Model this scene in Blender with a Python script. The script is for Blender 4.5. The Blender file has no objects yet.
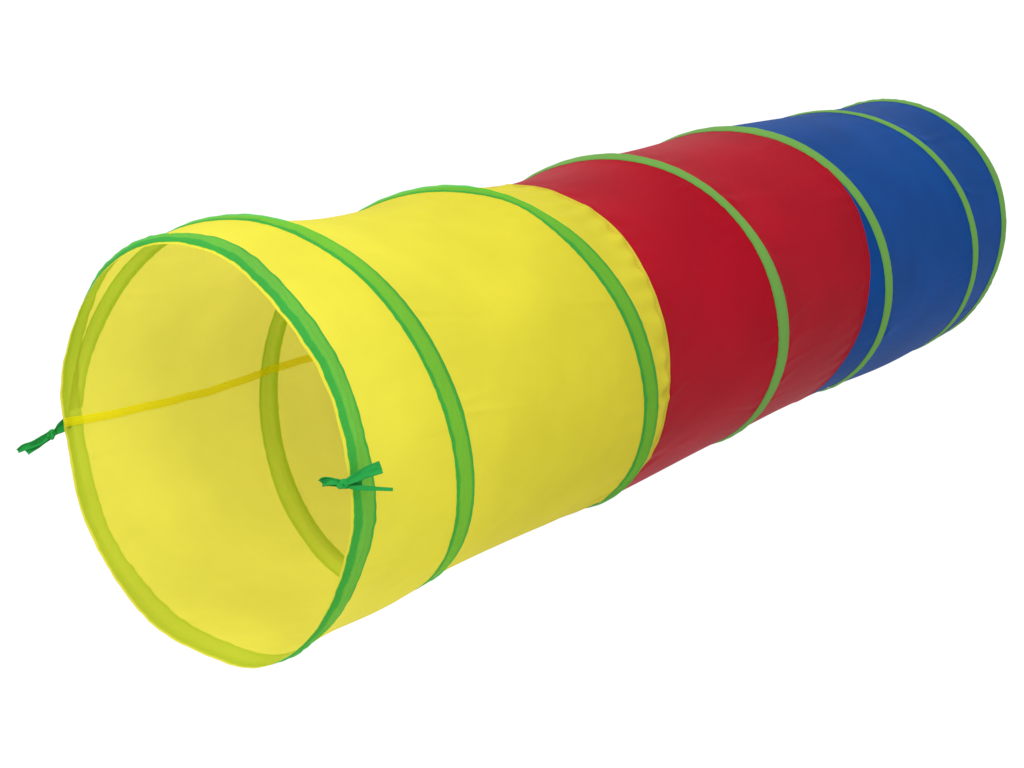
import bpy, math
import numpy as np
from mathutils import Vector, Matrix

# ------------------------------------------------------------------ scene
S = bpy.context.scene
COL = S.collection
PI = math.pi
rng = np.random.default_rng(7)

# ------------------------------------------------------------------ measured shape of the tunnel (metres)
R = 0.235
RIM_Y = [-0.32937, 0.00523, 0.00488, -0.00067, 0.00136, 0.00141, 0.00066, 0.00125, -0.00163, -0.00156, 0.00051, 0.00045, -0.00031, 0.00026, -0.00066, 0.00014, 0.00074, -0.00102, -0.00121]
RIM_R = [0.97265, -0.00086, -0.0055, -0.00749, -0.00127, 0.00195, 0.00237, 0.00045, -0.00366, -0.00227, 0.00094, 0.00063, 0.00358, 0.00336, -0.00128, -0.00239, -0.00375, -0.00137, 0.0052]
RIM_R[13:] = [v*.45 for v in RIM_R[13:]]
RIM_W = [0.03251, -0.00501, -0.0074, -0.00201, 0.00389, 0.00185, -0.00022]
SEAM1 = [0.29456, 0.99023, -0.00191, -0.00031, 0.0018, -0.00335, 0.00284, 0.0026, -0.00042, 0.00448, -0.00138, -0.00531, 0.00564, -0.00176, 0.00274, 0.00681, -0.00731, 0.00221]
SEAM2 = [0.86093, 0.99759, 6e-05, 0.00154, -0.00012, -0.00236, -5e-05, 0.00231, 0.00052, -0.00193, 0.00086, 0.00147, -0.0003, -0.00218, -0.0004, 0.0019, 0.00092, -0.00102]
RIM7 = [1.44323, 1.00033, 0.00111, 0.00259, -0.00269, -0.00255, 0.00192, 0.00097, 0.00051, -0.00166, 0.00248, 0.00425, -0.00377, -0.00227, 0.00013, 0.00083, 0.00145, -0.00226]
COIL = [-0.30374, -0.21942, -0.15431, -0.06347, 0.03375, 0.15481, 0.24158, 0.32288, 0.41635, 0.51065, 0.58886, 0.63755, 0.72934, 0.83426, 0.92415, 1.00202, 1.0956, 1.19771, 1.29551, 1.36737, 1.44216, 1.00154, 1.00425, 0.9913, 0.98683, 0.99442, 0.99181, 0.99218, 0.99247, 1.00203, 1.00385, 0.99222, 0.98854, 0.99611, 0.99597, 0.99676, 0.99667, 1.00181, 1.00345, 0.99901, 0.99617, 0.9995]
NQ = 21
BEND = [0.00802, -0.00892, -0.02509, 0.00945]
BEND2 = [-0.00338, -0.01068]
CAM = np.array([1.21773, -1.38267, 0.81084])
YAW, PITCH, FOC = -0.6400720499810713, -0.30151069475388836, 1574.79

def harm(c, a):
    o = 0 * a
    for k in range(len(c) // 2):
        o = o + c[2*k] * np.cos((k+1)*a) + c[2*k+1] * np.sin((k+1)*a)
    return o

def center(y):
    b = BEND; e = BEND2
    u = np.clip(y / 1.8, -.19, .81)
    w2 = np.sin(3*PI*u)
    p = u*(1-u)*4; q = u*(1-u)*(1-2*u)*8
    return e[0]*w2 + b[0]*p + b[1]*q, e[1]*w2 + b[2]*p + b[3]*q

def spline(k, phi):
    k = np.asarray(k)
    t = phi / (PI/2)
    i = np.clip(np.floor(t).astype(int), 0, NQ-2); u = t - i
    def g(j):
        return np.where(j < 0, 2*k[0]-k[1], np.where(j > NQ-1, 2*k[-1]-k[-2], k[np.clip(j, 0, NQ-1)]))
    p0, p1, p2, p3 = g(i-1), g(i), g(i+1), g(i+2)
    return .5*(2*p1+(p2-p0)*u+(2*p0-5*p1+4*p2-p3)*u*u+(3*p1-p0-3*p2+p3)*u**3)

def smooth_noise(a, seed, octaves):
    """periodic noise round the ring; octaves = [(waves, amplitude)]"""
    r = np.random.default_rng(seed)
    o = 0 * a
    for n, amp in octaves:
        for m in range(3):
            k = max(1, int(round(n * r.uniform(.75, 1.3))))
            o = o + amp * .6 * np.sin(k*a + r.uniform(0, 2*PI))
    return o

def rim_y(a): return RIM_Y[0] + harm(RIM_Y[1:], a)
def rim_r(a): return R * (RIM_R[0] + harm(RIM_R[1:], a))
def rim_w(a): return np.clip(RIM_W[0] + harm(RIM_W[1:], a), .024, .036)
def end_y(a): return RIM7[0] + harm(RIM7[2:10], a)
def end_r(a): return R * (RIM7[1] + harm(RIM7[10:18], a))
def seam1_y(a): return SEAM1[0] + harm(SEAM1[2:10], a)
def seam2_y(a): return SEAM2[0] + harm(SEAM2[2:10], a)
def coil_y(p): return spline(COIL[:NQ], p)
def coil_r(p):
    m = np.clip(p/1.3, 0, 1); m = m*m*(3-2*m)      # the coil springs from the front ring
    return (R * spline(COIL[NQ:], p) + .0006 + .0012*np.clip(np.sin(p), 0, 1))*m + (1-m)*(rim_r(p)+.0008)
def pull_in(a):
    """the hem in front of the front ring is drawn in where it is not weighed down"""
    q = np.cos(a - math.radians(120))
    return .0036*np.clip((q+.45)/.7, 0, 1)
END_HALF = 0.0135
def front_edge(a): return rim_y(a) + smooth_noise(a, 3, [(11, .0006), (33, .0004), (70, .0002)])
def back_edge(a): return end_y(a) + END_HALF

SAG_SIDE, SAG_TOP = .085, .065          # fabric dips between the hoops
def wires(a):
    """ordered list of (y, r) where the sprung wire holds the fabric out, at angle a (0..2pi)"""
    L = [(float(front_edge(np.array(a)))-.0005, float(rim_r(a)-pull_in(a))), (float(rim_y(a)+rim_w(a)*.5), float(rim_r(a))+.0008 + .0038*math.exp(-((a-math.radians(50))/.5)**2))]
    k = 0
    while True:
        p = a + 2*PI*k
        if p > 10*PI: break
        L.append((float(coil_y(np.array(p))), float(coil_r(np.array(p)))))
        k += 1
    L.append((float(end_y(a)), float(end_r(a))))
    L.append((float(back_edge(a)), float(end_r(a))-.0006))
    L.sort()
    out = [L[0]]
    for q in L[1:]:
        if q[0] - out[-1][0] > .004: out.append(q)
    return out

NT = 480
TH = np.linspace(0, 2*PI, NT+1)
WIRES = [wires(t % (2*PI) if i < NT else 0.0) for i, t in enumerate(TH)]

# crease field: soft long wrinkles of the cloth, (theta, y) -> metres
CR = []
for i in range(26):
    CR.append((rng.integers(3, 15), rng.uniform(-9, 9), rng.uniform(0, 2*PI), rng.uniform(.3, 1)))
def wrinkle(a, y):
    o = 0*y
    for k, ky, ph, am in CR[:14]:   # broad unevenness
        o = o + am*np.sin(k*a + ky*y + ph)
    return o/14
PK = [(rng.integers(20, 52), rng.uniform(0, 2*PI), rng.uniform(-14, 14)) for _ in range(9)]
def pucker(a, y):
    o = 0*y
    for k, ph, s in PK:
        o = o + np.sin(k*a + ph + s*y)
    return o/9

FOLDS = []
_fr = np.random.default_rng(21)
for _b in range(6):
    FOLDS.append([(_fr.uniform(0, 2*PI), _fr.uniform(.015, .05), _fr.uniform(.02, .075), _fr.uniform(-.8, 1.0), _fr.uniform(-1.2, 1.2), _fr.uniform() < .5) for _ in range(46)])
def folds(a, ys, y0, y1, bay):
    """short soft folds running out from the hoops, each with its own place, width, length and slant"""
    Q = FOLD_A[bay % 6]
    th, wd, ln, am, sl, fr = [Q[:, k:k+1] for k in range(6)]
    ys = ys[None]
    d = np.where(fr > .5, ys - y0, y1 - ys)
    da = (a - th - sl*d + PI) % (2*PI) - PI
    return (am*np.exp(-(da/wd)**2)*np.clip((d-.015)/.012, 0, 1)*np.exp(-np.clip(d-.015, 0, 9)/ln)).sum(0)
FOLD_A = [np.array(f, float) for f in FOLDS]
def r_profile(i, ys):
    """radius of the cloth along a whole column i of angle, at the y values ys"""
    w = WIRES[i]; a = TH[i]
    wy = np.array([q[0] for q in w]); wr = np.array([q[1] for q in w])
    j = np.clip(np.searchsorted(wy, ys) - 1, 0, len(wy)-2)
    g = wy[j+1] - wy[j]
    t = np.clip((ys - wy[j]) / g, 0, 1)
    r = wr[j]*(1-t) + wr[j+1]*t
    bow = 4*t*(1-t)
    ym = .5*(wy[j]+wy[j+1])
    up = np.interp(ym, [-.1, .05, .3, .65, 1.0, 1.4], [1.0, 1.0, .42, .12, -.5, -.8])   # tension differs from bay to bay
    amp = g*g * (SAG_SIDE*np.interp(ym, [.2, 1.1], [1, .7]) + SAG_TOP*np.sin(a)*np.where(np.sin(a) > 0, up, 1) + .006*np.sin(2*a + 3*wy[j]))
    r = r - amp * bow**.75
    low = np.clip(-np.sin(a - .25), 0, 1)**2          # the short front bay billows downwards
    far = np.clip(1-np.abs(ym-.17)/.12, 0, 1)*.008*(1.9*bow*(1-t)**.8) + np.clip((ym-1.0)/.15, 0, 1)*.006*bow
    r = r + low*far
    r = r + .034*low*(1.35*bow*t**1.3)*np.clip(1-np.abs(wy[j]-rim_y(a))/.05, 0, 1)*np.clip((g-.1)/.1, 0, 1)
    env = np.clip(g/.2, 0, 1)
    r = r + env*bow*.0034*wrinkle(a, ys)
    d = np.minimum(ys - wy[j], wy[j+1] - ys)
    for b in np.unique(j):
        if wy[b+1]-wy[b] > .05:
            q = j == b
            r[q] = r[q] + .0028*folds(a, ys[q], wy[b], wy[b+1], int(b))*np.clip((wy[b+1]-wy[b]-.05)/.08, 0, 1)
    r = r + env*.0016*pucker(a, ys)*np.exp(-np.clip(d-.017, 0, 1)/.03)*np.clip((d-.016)/.012, 0, 1)
    for sy, am in ((seam1_y(a), .013), (seam2_y(a), .003)):
        ds = np.abs(ys - sy)
        r = r + am*np.where(ys < sy, 1, .2)*pucker(a*1.0+.6, ys*6)*np.exp(-ds/.035)*np.clip(ds/.014, 0, 1)*np.clip((d-.017)/.012, 0, 1)
    return r

def point(a, y, r):
    cx, cz = center(y)
    return np.stack([cx - r*np.cos(a), y + 0*r, R + cz + r*np.sin(a)], -1)

# ------------------------------------------------------------------ levelling: lay the tunnel on z = 0
low = []
for i in range(0, NT, 2):
    ys = np.linspace(front_edge(TH[i]), back_edge(TH[i]), 120)
    low.append(point(TH[i], ys, r_profile(i, ys)))
low = np.concatenate(low)
best = None
for deg in np.linspace(-1, 4, 51):
    c, s = math.cos(math.radians(deg)), math.sin(math.radians(deg))
    z = s*low[:, 1] + c*low[:, 2]
    bins = [z[(low[:, 1] > u) & (low[:, 1] <= u+.18)].min() for u in np.arange(-.33, 1.42, .175)]
    sc = np.std(bins)
    if best is None or sc < best[0]: best = (sc, deg, z.min())
TILT = math.radians(best[1])
LEVEL = Matrix.Translation((0, 0, -best[2] + .0035)) @ Matrix.Rotation(TILT, 4, 'X')

# ------------------------------------------------------------------ materials
def new_mat(name):
    m = bpy.data.materials.new(name); m.use_nodes = True
    nt = m.node_tree; nt.nodes.clear()
    return m, nt, nt.nodes.new, nt.links.new

def cloth(name, base, trans, through, sheen=.05, spec=.02, rough=.55, sheer=0.0, hem=None, bump=.25, vary=.06):
    """thin nylon: part of the light is scattered back, part comes through"""
    m, nt, N, K = new_mat(name)
    out = N('ShaderNodeOutputMaterial')
    tc = N('ShaderNodeTexCoord')
    n1 = N('ShaderNodeTexNoise'); n1.inputs['Scale'].default_value = 7; n1.inputs['Detail'].default_value = 5
    K(tc.outputs['Object'], n1.inputs['Vector'])
    mr = N('ShaderNodeMapRange'); mr.inputs['From Min'].default_value = .3; mr.inputs['From Max'].default_value = .7
    mr.inputs['To Min'].default_value = 1-vary; mr.inputs['To Max'].default_value = 1+vary
    K(n1.outputs['Fac'], mr.inputs['Value'])
    # the weave, warp and weft threads along the UV directions
    wv = []
    for ax in (0, 1):
        w = N('ShaderNodeTexWave'); w.wave_type = 'BANDS'; w.bands_direction = 'X' if ax == 0 else 'Y'
        w.inputs['Scale'].default_value = 260; w.inputs['Distortion'].default_value = .6; w.inputs['Detail'].default_value = 1
        K(tc.outputs['UV'], w.inputs['Vector']); wv.append(w)
    ad = N('ShaderNodeMath'); ad.operation = 'ADD'
    K(wv[0].outputs['Fac'], ad.inputs[0]); K(wv[1].outputs['Fac'], ad.inputs[1])
    n2 = N('ShaderNodeTexNoise'); n2.inputs['Scale'].default_value = 38; n2.inputs['Detail'].default_value = 4
    K(tc.outputs['Object'], n2.inputs['Vector'])
    ad2 = N('ShaderNodeMath'); ad2.operation = 'MULTIPLY_ADD'; ad2.inputs[1].default_value = .25
    K(ad.outputs[0], ad2.inputs[0]); K(n2.outputs['Fac'], ad2.inputs[2])
    bp = N('ShaderNodeBump'); bp.inputs['Strength'].default_value = bump; bp.inputs['Distance'].default_value = .0012
    K(ad2.outputs[0], bp.inputs['Height'])
    def coloured(col):
        mx = N('ShaderNodeMix'); mx.data_type = 'RGBA'; mx.blend_type = 'MULTIPLY'
        mx.inputs['Factor'].default_value = 1
        mx.inputs['A'].default_value = (*col, 1)
        K(mr.outputs[0], mx.inputs['B'])
        return mx.outputs['Result']
    cb = coloured(base); ct = coloured(trans)
    thr = through
    if hem:
        # folded hems along both edges of a binding: two layers there, one in the middle
        hw, hcol, shift = hem
        uv = N('ShaderNodeSeparateXYZ'); K(tc.outputs['UV'], uv.inputs[0])
        nh = N('ShaderNodeTexNoise'); nh.noise_dimensions = '1D'; nh.inputs['Scale'].default_value = 9
        K(uv.outputs['X'], nh.inputs['W'])
        s = N('ShaderNodeMath'); s.operation = 'SUBTRACT'; s.inputs[1].default_value = .5+shift; K(uv.outputs['Y'], s.inputs[0])
        ab = N('ShaderNodeMath'); ab.operation = 'ABSOLUTE'; K(s.outputs[0], ab.inputs[0])
        of = N('ShaderNodeMath'); of.operation = 'MULTIPLY_ADD'; of.inputs[1].default_value = .14; K(nh.outputs['Fac'], of.inputs[0]); K(ab.outputs[0], of.inputs[2])
        hr = N('ShaderNodeMapRange'); hr.inputs['From Min'].default_value = .5-hw+.07-.02; hr.inputs['From Max'].default_value = .5-hw+.07+.02
        K(of.outputs[0], hr.inputs['Value'])
        mh = N('ShaderNodeMix'); mh.data_type = 'RGBA'; K(hr.outputs[0], mh.inputs['Factor']); K(cb, mh.inputs['A'])
        K(coloured(hcol), mh.inputs['B']); cb = mh.outputs['Result']
    p = N('ShaderNodeBsdfPrincipled')
    p.inputs['Roughness'].default_value = rough
    p.inputs['Specular IOR Level'].default_value = spec
    p.inputs['Sheen Weight'].default_value = sheen
    p.inputs['Sheen Roughness'].default_value = .22
    K(cb, p.inputs['Base Color']); K(bp.outputs[0], p.inputs['Normal'])
    t = N('ShaderNodeBsdfTranslucent'); K(ct, t.inputs['Color']); K(bp.outputs[0], t.inputs['Normal'])
    mx = N('ShaderNodeMixShader'); mx.inputs[0].default_value = thr
    K(p.outputs[0], mx.inputs[1]); K(t.outputs[0], mx.inputs[2])
    last = mx.outputs[0]
    if sheer > 0:
        tr = N('ShaderNodeBsdfTransparent')
        m2 = N('ShaderNodeMixShader'); K(last, m2.inputs[1]); K(tr.outputs[0], m2.inputs[2])
        if hem:
            sm = N('ShaderNodeMapRange'); sm.inputs['To Min'].default_value = sheer; sm.inputs['To Max'].default_value = sheer*.25
            K(hr.outputs[0], sm.inputs['Value']); K(sm.outputs[0], m2.inputs[0])
        else:
            m2.inputs[0].default_value = sheer
        last = m2.outputs[0]
    K(last, out.inputs['Surface'])
    return m

YEL = (.695, .642, .05)
M_yellow = cloth('yellow_nylon', YEL, (.78, .72, .11), .46)
M_seam = cloth('yellow_seam_nylon', (.88, .81, .012), (.84, .77, .01), .38, sheen=.0, sheer=.10, bump=.12)
M_red = cloth('red_nylon', (.335, .0015, .012), (.34, .002, .01), .2, sheen=.09, spec=.04, vary=.10)
M_blue = cloth('blue_nylon', (.0025, .052, .232), (.003, .045, .2), .2, vary=.13)
M_rim = cloth('green_rim_nylon', (.10, .35, .085), (.06, .85, .025), .47, sheer=.2, hem=(.21, (.04, .275, .075), .08))
M_band = cloth('green_hoop_nylon', (.10, .385, .06), (.06, .85, .02), .46, sheer=.27, hem=(.19, (.04, .285, .07), -.05))
M_far = cloth('leaf_green_hoop_nylon', (.15, .35, .07), (.12, .45, .05), .2, sheer=.06, hem=(.16, (.12, .31, .06), -.05))
M_tie = cloth('green_ribbon_nylon', (.022, .31, .06), (.01, .35, .05), .15, vary=.2, bump=.4)

def plain(name, col):
    m, nt, N, K = new_mat(name)
    o = N('ShaderNodeOutputMaterial'); p = N('ShaderNodeBsdfPrincipled')
    n = N('ShaderNodeTexNoise'); n.inputs['Scale'].default_value = 90
    r = N('ShaderNodeMix'); r.data_type = 'RGBA'; K(n.outputs['Fac'], r.inputs['Factor'])
    r.inputs['A'].default_value = (*[c*.8 for c in col], 1); r.inputs['B'].default_value = (*[min(1, c*1.2) for c in col], 1)
    K(r.outputs['Result'], p.inputs['Base Color']); p.inputs['Roughness'].default_value = .6; p.inputs['Specular IOR Level'].default_value = .1
    K(p.outputs[0], o.inputs['Surface']); return m
M_thread = plain('green_thread', (.05, .27, .06))
M_thread_y = plain('ochre_thread', (.5, .36, .02))
M_thread_r = plain('brown_thread', (.16, .05, .012))

# ------------------------------------------------------------------ mesh helpers
def link(name, verts, faces, uvs, mat, parent, smooth=True):
    me = bpy.data.meshes.new(name)
    me.from_pydata([tuple(v) for v in verts], [], faces)
    if uvs is not None:
        ul = me.uv_layers.new(name='UVMap')
        li = np.empty(len(me.loops), dtype=np.int32); me.loops.foreach_get('vertex_index', li)
        ul.data.foreach_set('uv', np.asarray(uvs, dtype=np.float32)[li].ravel())
    if smooth: me.polygons.foreach_set('use_smooth', [True]*len(me.polygons))
    me.materials.append(mat); me.update()
    o = bpy.data.objects.new(name, me); COL.objects.link(o)
    o.parent = parent
    return o

def grid_faces(nu, nv, flip=False):
    f = []
    for i in range(nu-1):
        for j in range(nv-1):
            a = i*nv+j; q = (a, a+nv, a+nv+1, a+1)
            f.append(q[::-1] if flip else q)
    return f

def sheet(name, ya, yb, rows, mat, parent, lift=0.0, extra=None):
    """a tube of cloth between two edges ya(theta), yb(theta); rows along the length"""
    V = []; UV = []
    for i in range(NT+1):
        y0, y1 = float(ya(TH[i])), float(yb(TH[i]))
        ys = y0 + (y1-y0)*np.linspace(0, 1, rows)
        r = r_profile(i, ys) + lift
        if extra is not None: r = r + extra(TH[i], ys, y0, y1)
        V.append(point(TH[i], ys, r))
        UV.append(np.stack([ys, np.full(rows, TH[i]*R)], -1))
    return link(name, np.concatenate(V), grid_faces(NT+1, rows, True), np.concatenate(UV), mat, parent)

# ------------------------------------------------------------------ the tunnel
root = bpy.data.objects.new('play_tunnel', None)
root.empty_display_size = .3
COL.objects.link(root)
root.matrix_world = LEVEL
root['label'] = 'long yellow, red and blue fabric play tunnel with green spiral bands on white surface'
root['category'] = 'play tunnel'

def hem_ridge(at_end):
    def f(a, ys, y0, y1):
        d = (y1 - ys) if at_end else (ys - y0)
        return .0011*np.exp(-((d-.0015)/.0016)**2) + .0007*np.exp(-((d-.0085)/.0012)**2)*(1+.5*np.sin(260*a))
    return f
def tucked(hem):
    h = hem_ridge(True)
    def f(a, ys, y0, y1):
        t = np.clip((ys-y0-.012)/.006, 0, 1)
        o = -.0009*(1-t)
        return o + (h(a, ys, y0, y1) if hem else 0)
    return f
yel = sheet('fabric_panel', front_edge, lambda a: seam1_y(a)+.0010*np.sin(9*a), 340, M_yellow, root, 0.0, hem_ridge(True))
yel['label'] = 'yellow fabric panel at the open front end'
red = sheet('fabric_panel', lambda a: seam1_y(a)-.012, lambda a: seam2_y(a)+.0006*np.sin(13*a), 260, M_red, root, 0.0, tucked(True))
red['label'] = 'red fabric panel in the middle'
blu = sheet('fabric_panel', lambda a: seam2_y(a)-.012, back_edge, 260, M_blue, root, 0.0, tucked(False))
blu['label'] = 'blue fabric panel at the far end'

SEAMS = ((yel, 340, M_thread_y), (red, 260, M_thread_r))

# flat-felled lengthwise seam inside the yellow panel
sy = np.array([-.40, -.319, -.283, -.223, -.160, -.093, .005, .085, .20, .32])
sp = np.radians([-2.0, -2.7, -4.0, -5.5, -6.9, -7.4, -6.4, -4.9, -4.2, -4.0])
nY, nW = 260, 25
V = []; UV = []
for y in np.linspace(float(front_edge(np.array(0.0)))+.0015, float(seam1_y(np.array(0.0)))-.004, nY):
    mid = np.interp(y, sy, sp) + .002*math.sin(31*y) + .001*math.sin(83*y)
    for j in range(nW):
        v = (j/(nW-1)-.5)
        a = (mid + v*(.0108/R)) % (2*PI)
        k = int(round(a/(2*PI)*NT)) % NT
        f = a/(2*PI)*NT; k0 = int(math.floor(f)) % NT; fr = f - math.floor(f)
        r = float(r_profile(k0, np.array([y]))[0]*(1-fr) + r_profile((k0+1) % NT, np.array([y]))[0]*fr)
        ridge = math.exp(-((abs(v)-.30)/.06)**2)
        h = .0002 + .0009*(1-abs(2*v)**6) - .0006*ridge
        V.append(point(np.array(a), np.array(y), np.array(r - .0005 - h)))
        UV.append((y, v*.0108))
seam = link('lengthwise_seam', V, grid_faces(nY, nW), UV, M_seam, yel)

# rim bindings: a folded ribbon sewn round each end ring
def ring_binding(name, y0f, y1f, bead, mat, seed, lift, rows=27):
    V = []; UV = []
    for i in range(NT+1):
        a = TH[i]
        e0 = smooth_noise(a, seed, [(17, .0004), (60, .0002), (130, .0002)])
        e1 = smooth_noise(a, seed+1, [(13, .0006), (38, .0005), (90, .0003)])
        y0, y1 = float(y0f(a)) + e0, float(y1f(a)) + e1
        t = np.linspace(0, 1, rows)
        ys = y0 + (y1-y0)*t
        puff = np.sin(PI*t)**.6
        fold = smooth_noise(a, seed+5, [(9, .05)])
        rr = r_profile(i, ys) + .0003 + lift + .0012*puff + .0016*np.exp(-((t-bead-fold)/.07)**2)
        rr = rr + 5e-4*np.sin(PI*t)*smooth_noise(a + .3*t, seed+3, [(21, .5), (48, .6), (80, .4)])
        V.append(point(a, ys, rr)); UV.append(np.stack([np.full(rows, a*R*4), t], -1))
    return link(name, np.concatenate(V), grid_faces(NT+1, rows, True), np.concatenate(UV), mat, root)
rb = ring_binding('rim_binding', lambda a: front_edge(a)+.0030, lambda a: rim_y(a)+rim_w(a), .42, M_rim, 11, .0002)
rb['label'] = 'wide green binding round the open front rim'
eb = ring_binding('rim_binding', lambda a: end_y(a)-END_HALF, lambda a: end_y(a)+END_HALF+.0005, .55, M_far, 31, .0002)
eb['label'] = 'green binding round the far blue end'

# the sprung coil: one turn after another of green binding over the wire
def coil_binding(p0, p1, mat, seed, half, narrow=None):
    n = int((p1-p0)/(2*PI)*NT)
    V = []; UV = []; rows = 27
    for p in np.linspace(p0, p1, n+1):
        f = (p % (2*PI))/(2*PI)*NT; k0 = int(math.floor(f+1e-9)) % NT; fr = f - math.floor(f+1e-9)
        e0 = smooth_noise(p, seed, [(11, .0004), (60, .0002), (120, .0002)])
        e1 = smooth_noise(p, seed+1, [(12, .0004), (56, .0002), (115, .0002)])
        hw = half
        if narrow is not None: hw = half*narrow(p)
        yc = float(coil_y(np.array(p)))
        t = np.linspace(0, 1, rows)
        ys = yc - hw + e0 + (2*hw + e1 - e0)*t
        base = r_profile(k0, ys)*(1-fr) + r_profile((k0+1) % NT, ys)*fr
        fold = smooth_noise(p, seed+5, [(7, .05)])
        fade = min(1, (p-p0)/.25, (p1-p)/.25) if (p0 == 0 or p1 > 10*PI-.01) else 1
        rr = base + .0004 + .0014*np.clip(np.sin(PI*t), 0, 1)**.6 + .0013*np.exp(-((t-.66-fold)/.07)**2)*fade
        rr = rr + 3e-4*np.sin(PI*t)*smooth_noise(p + .3*t, seed+3, [(21, .5), (48, .6)])
        V.append(point(p, ys, rr)); UV.append(np.stack([np.full(rows, p*R*4), t], -1))
    o = link('hoop_binding', np.concatenate(V), grid_faces(n+1, rows, True), np.concatenate(UV), mat, root)
    return o
cut = math.radians(292)
ends = [0.0] + [cut + 2*PI*k for k in range(4)] + [10*PI]
mats = [M_band, M_band, M_far, M_far, M_far]
halves = [.0174, .0170, .0150, .0135, .0118]
def hump(at, wide, amt):
    return lambda p: 1 + amt*math.exp(-((p-at)/wide)**2)
WID = {0: hump(0, .75, -.45), 1: hump(2*PI+math.radians(108), .24, -.55), 2: (lambda p: 1 + .3*math.exp(-((p-4*PI-math.radians(72))/.35)**2) - .36*math.exp(-((p-4*PI-math.radians(130))/.5)**2)),
       3: hump(6*PI+math.radians(82), .5, .75)}
for k in range(5):
    coil_binding(ends[k], ends[k+1], mats[k], 50+10*k, halves[k],
                 WID.get(k))

# ------------------------------------------------------------------ stitching: running threads sewn along both edges of each binding
def stitches(binding, rows, col, mat, step=.0052, length=.0034, thick=.00045):
    me = binding.data
    co = np.empty(len(me.vertices)*3); me.vertices.foreach_get('co', co)
    G = co.reshape(-1, rows, 3)
    V = []; F = []
    for cI in (col,):
        P = G[:, cI]
        nrm = np.cross(np.gradient(P, axis=0), G[:, min(cI+1, rows-1)] - G[:, max(cI-1, 0)])
        nrm /= np.linalg.norm(nrm, axis=1)[:, None]
        ctr = np.stack([0*P[:, 0], P[:, 1], 0*P[:, 0]+R], -1)
        if (nrm*(P-ctr)).sum() < 0: nrm = -nrm
        S_ = np.concatenate([[0], np.cumsum(np.linalg.norm(np.diff(P, axis=0), axis=1))])
        at = np.arange(.002, S_[-1]-length, step)
        def ev(X, q): return np.stack([np.interp(q, S_, X[:, k]) for k in range(3)], -1)
        A, B, NA = ev(P, at), ev(P, at+length), ev(nrm, at)
        for a_, b_, n_ in zip(A, B, NA):
            t_ = b_-a_; w_ = np.cross(t_, n_); w_ = w_/np.linalg.norm(w_)*thick*.5
            k = len(V); up = n_*thick*.8; dn = -n_*.0004; m_ = (a_+b_)/2
            V += [a_+dn-w_, a_+dn+w_, m_+up+w_, m_+up-w_, b_+dn+w_, b_+dn-w_]
            F += [(k, k+1, k+2, k+3), (k+3, k+2, k+4, k+5)]
    return link('stitching', V, F, None, mat, binding, smooth=False)
for b_ in list(root.children):
    if b_.name.startswith(('rim_binding', 'hoop_binding')):
        stitches(b_, 27, 2, M_thread)
        stitches(b_, 27, 24, M_thread)
for p_, n_, m_ in SEAMS:
    stitches(p_, n_, n_-4, m_, thick=.0007)

# ------------------------------------------------------------------ ribbon ties
RT = np.array([.80205, .59725, 0]); UP = np.array([-.17736, .23818, .95489]); OUT = np.array([.57031, -.76587, .29696])
def ribbon(name, base, pts, widths, twists, mat, parent, px, thick=.0007, curl=.25, seed=0, blunt=True):
    """cloth ribbon along a path given in (right, up, out) millimetre-scale steps; twist turns its flat side"""
    P = np.array([base + px*(a*RT + b*UP + c*OUT) for a, b, c in pts])
    n = 40
    s = np.linspace(0, 1, len(P)); u = np.linspace(0, 1, n)
    def cub(vals):
        vals = np.asarray(vals, float)
        t = u*(len(P)-1); i = np.clip(t.astype(int), 0, len(P)-2); f = t-i
        f = (f[:, None] if vals.ndim > 1 else f)
        g = lambda j: vals[np.clip(j, 0, len(P)-1)]
        p0, p1, p2, p3 = g(i-1), g(i), g(i+1), g(i+2)
        return .5*(2*p1+(p2-p0)*f+(2*p0-5*p1+4*p2-p3)*f*f+(3*p1-p0-3*p2+p3)*f**3)
    C = cub(P); W = cub(widths)*px; A = np.radians(cub(twists))
    T = np.gradient(C, axis=0); T /= np.linalg.norm(T, axis=1)[:, None]
    m = 9; V = []; UV = []
    r = np.random.default_rng(seed)
    ph = r.uniform(0, 6, 4)
    for side in (1, -1):
        for k in range(n):
            o = OUT - T[k]*(OUT@T[k]); o /= np.linalg.norm(o)
            w0 = np.cross(T[k], o)
            w = w0*math.cos(A[k]) + o*math.sin(A[k]); nn = np.cross(w, T[k])
            for j in range(m):
                v = j/(m-1)-.5
                bend = W[k]*(curl*(v*v*4-.5)*.5 + .05*math.sin(7*v+ph[0]+9*u[k]) + .04*math.sin(16*v+ph[1]-6*u[k]))
                V.append(C[k] + w*v*W[k] + nn*(bend + side*thick*.5)); UV.append((u[k]*.06, v*.02))
    F = grid_faces(n, m) + [tuple(n*m + q for q in f[::-1]) for f in grid_faces(n, m)]
    e = lambda k, j: k*m+j
    for k in range(n-1):
        for j, fl in ((0, False), (m-1, True)):
            q = (e(k, j), e(k, j)+n*m, e(k+1, j)+n*m, e(k+1, j)); F.append(q[::-1] if fl else q)
    for j in range(m-1):
        for k, fl in ((0, True), (n-1, False)):
            q = (e(k, j), e(k, j)+n*m, e(k, j+1)+n*m, e(k, j+1)); F.append(q[::-1] if fl else q)
    return link(name, V, F, UV, mat, parent)

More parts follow.
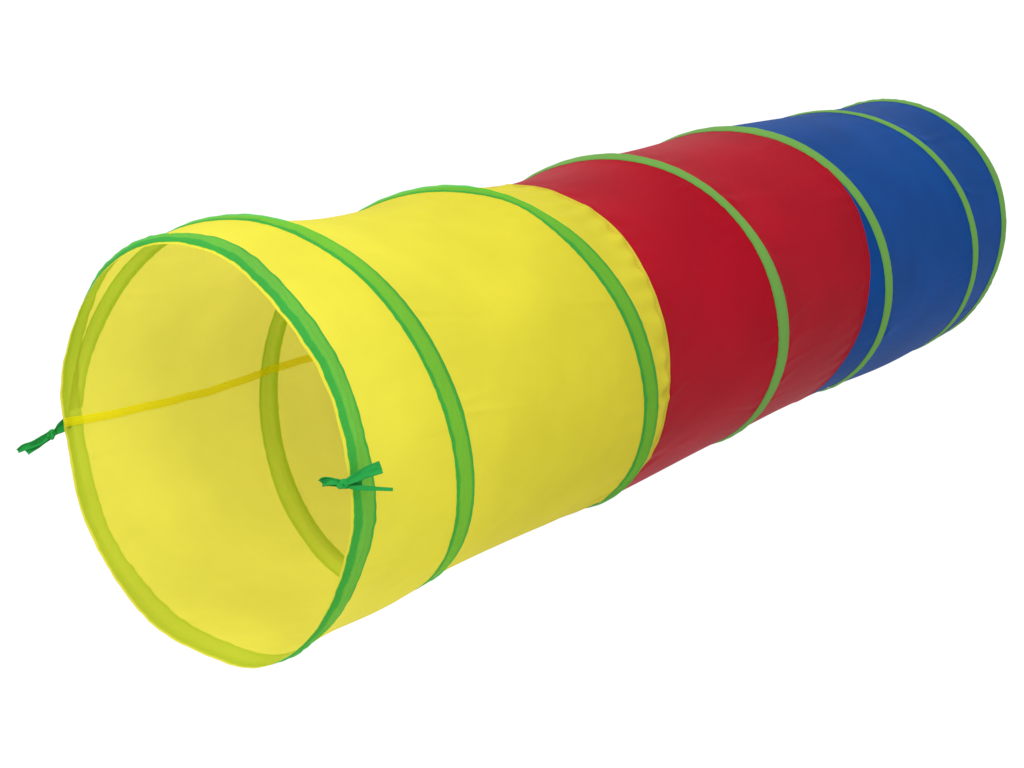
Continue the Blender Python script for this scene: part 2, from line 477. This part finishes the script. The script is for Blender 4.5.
def knot(name, base, at, size, mat, parent, px, seed):
    """a small tight overhand knot: a lumpy wrapped ball with creases"""
    nu, nv = 28, 18; V = []; UV = []
    c = base + px*(at[0]*RT + at[1]*UP + at[2]*OUT)
    for i in range(nu+1):
        for j in range(nv):
            a = 2*PI*i/nu; b = PI*(j+.001)/(nv-1+.002)
            d = np.array([math.sin(b)*math.cos(a), math.sin(b)*math.sin(a), math.cos(b)])
            w = 1 + .16*math.sin(3*a+2*b+seed) + .11*math.sin(5*b+2*a-seed) + .05*math.sin(11*b+3*a)
            V.append(c + px*w*(d[0]*size[0]*RT + d[1]*size[1]*UP + d[2]*size[2]*OUT)); UV.append((i/nu*.03, j/nv*.02))
    return link(name, V, grid_faces(nu+1, nv), UV, mat, parent)

# right-hand tie, anchored on the rim where the eye sees (353, 482); offsets in pixels of about 0.97 mm
a_r = math.radians(174)
bR = point(np.array(a_r), rim_y(np.array(a_r))+.006, rim_r(np.array(a_r))+.004) - .0045*RT
q = .00097
tie = ribbon('ribbon_tie', bR, [(8, -2, 0), (0, -1.5, 4), (-8, -2, 6), (-17, -1.5, 7), (-25, -1, 6), (-32, -2, 4)],
             [7, 7, 6, 6.5, 7, 6], [20, 10, 30, 15, -5, 10], M_tie, root, q, curl=.9, seed=1)
tie['label'] = 'green ribbon tie with square-cut tail, knotted on right side of front rim'
knot('knot', bR, (-10, -2.5, 8), (6, 5, 4.5), M_tie, tie, q, .4)
ribbon('ribbon_loop', bR, [(-9, -1, 8), (-17, 0.2, 9), (-24, 0.6, 8), (-29.5, 0, 5), (-32.5, -2.0, 3)],
       [5, 6.5, 8, 9.5, 8], [5, 15, -5, 5, 10], M_tie, tie, q, curl=.7, seed=5)
ribbon('ribbon_tail', bR, [(-9, -2, 8), (-2, 2, 10), (7, 6.5, 9), (16, 10.5, 8), (27.5, 14.5, 8)],
       [6, 8, 10, 12, 13], [30, 5, -8, 0, 5], M_tie, tie, q, curl=.35, seed=2)
ribbon('ribbon_tail', bR, [(-8, -3.5, 8), (2, -6, 9), (13, -6.8, 8), (25, -7.2, 8), (39, -7.8, 8)],
       [4, 6, 5.5, 4.5, 3.5], [15, 40, 30, 50, 20], M_tie, tie, q, curl=.3, seed=3)

# left-hand tie
a_l = math.radians(357.5)
bL = point(np.array(a_l), rim_y(np.array(a_l))+.006, rim_r(np.array(a_l))+.002) - .003*RT
q = .00119
tie = ribbon('ribbon_tie', bL, [(3, -1, -4), (-3, -6, -2), (-8, -10, 0), (-13, -13.5, 1)],
             [11, 10, 7, 5], [10, 25, 50, 40], M_tie, root, q, curl=.8, seed=7)
tie['label'] = 'green ribbon tie sticking out past left side of front rim'
knot('knot', bL, (-11.5, -13, 1), (4.2, 4.6, 4), M_tie, tie, q, 1.9)
ribbon('ribbon_loop', bL, [(-10, -10.5, 2), (-18, -16.5, 3), (-28, -21.5, 3), (-37, -25, 2), (-44, -28.5, 1)],
       [5, 7, 7, 6.5, 4.5], [30, 10, 35, 15, 40], M_tie, tie, q, curl=.8, seed=8)
ribbon('ribbon_tail', bL, [(-12, -14.5, 0), (-20, -20, 0), (-28, -25, 0), (-35, -30.5, 0)],
       [4.5, 6, 6, 5], [20, 50, 20, 10], M_tie, tie, q, curl=.6, seed=9)

# ------------------------------------------------------------------ the surface: added white floor, translucent so world light from below erases contact shadows
def disc(name, rad, z, mat):
    n = 96
    V = [(0, .4, z)] + [(rad*math.cos(2*PI*i/n), .4+rad*math.sin(2*PI*i/n), z) for i in range(n)]
    F = [(0, 1+i, 1+(i+1) % n) for i in range(n)]
    me = bpy.data.meshes.new(name); me.from_pydata(V, [], F); me.materials.append(mat); me.update()
    o = bpy.data.objects.new(name, me); COL.objects.link(o); return o
m, nt, N, K = new_mat('shadowless_translucent')
out = N('ShaderNodeOutputMaterial')
df = N('ShaderNodeBsdfDiffuse'); df.inputs['Color'].default_value = (.9, .9, .9, 1)
tl = N('ShaderNodeBsdfTranslucent'); tl.inputs['Color'].default_value = (.98, .98, .98, 1)
mx = N('ShaderNodeMixShader'); mx.inputs[0].default_value = .95
K(df.outputs[0], mx.inputs[1]); K(tl.outputs[0], mx.inputs[2]); K(mx.outputs[0], out.inputs['Surface'])
fl = disc('floor', 20, 0.0, m)
fl['kind'] = 'structure'

# ------------------------------------------------------------------ light: white studio
w = bpy.data.worlds.new('World'); S.world = w; w.use_nodes = True
bg = w.node_tree.nodes['Background']
bg.inputs['Color'].default_value = (1, 1, 1, 1); bg.inputs['Strength'].default_value = 1.08

def area(name, loc, target, size, power, col=(1, 1, 1)):
    d = bpy.data.lights.new(name, 'AREA'); d.shape = 'RECTANGLE'; d.size, d.size_y = size; d.energy = power; d.color = col
    o = bpy.data.objects.new(name, d); COL.objects.link(o); o.location = loc
    o.rotation_euler = (Vector(target) - Vector(loc)).to_track_quat('-Z', 'Y').to_euler()
    return o
area('softbox_key', (.9, -1.9, 2.3), (0, 0, .25), (1.4, 1.4), 47)
area('softbox_overhead', (-.6, .6, 3.0), (0, .7, .2), (2.8, 2.8), 30)

# ------------------------------------------------------------------ camera
cd = bpy.data.cameras.new('camera'); cam = bpy.data.objects.new('camera', cd); COL.objects.link(cam)
cd.sensor_fit = 'HORIZONTAL'; cd.sensor_width = 36; cd.lens = FOC*36/1024
cd.clip_start = .05; cd.clip_end = 200
M = Matrix(((RT[0], UP[0], OUT[0], CAM[0]), (RT[1], UP[1], OUT[1], CAM[1]), (RT[2], UP[2], OUT[2], CAM[2]), (0, 0, 0, 1)))
cam.matrix_world = LEVEL @ M
S.camera = cam

# ------------------------------------------------------------------ render
S.render.engine = 'CYCLES'
S.cycles.max_bounces = 14; S.cycles.diffuse_bounces = 10; S.cycles.transparent_max_bounces = 16
S.cycles.use_denoising = True
S.view_settings.view_transform = 'Standard'; S.view_settings.look = 'None'
S.view_settings.exposure = 0; S.view_settings.gamma = 1
print('TILT', math.degrees(TILT), 'spread', best[0])
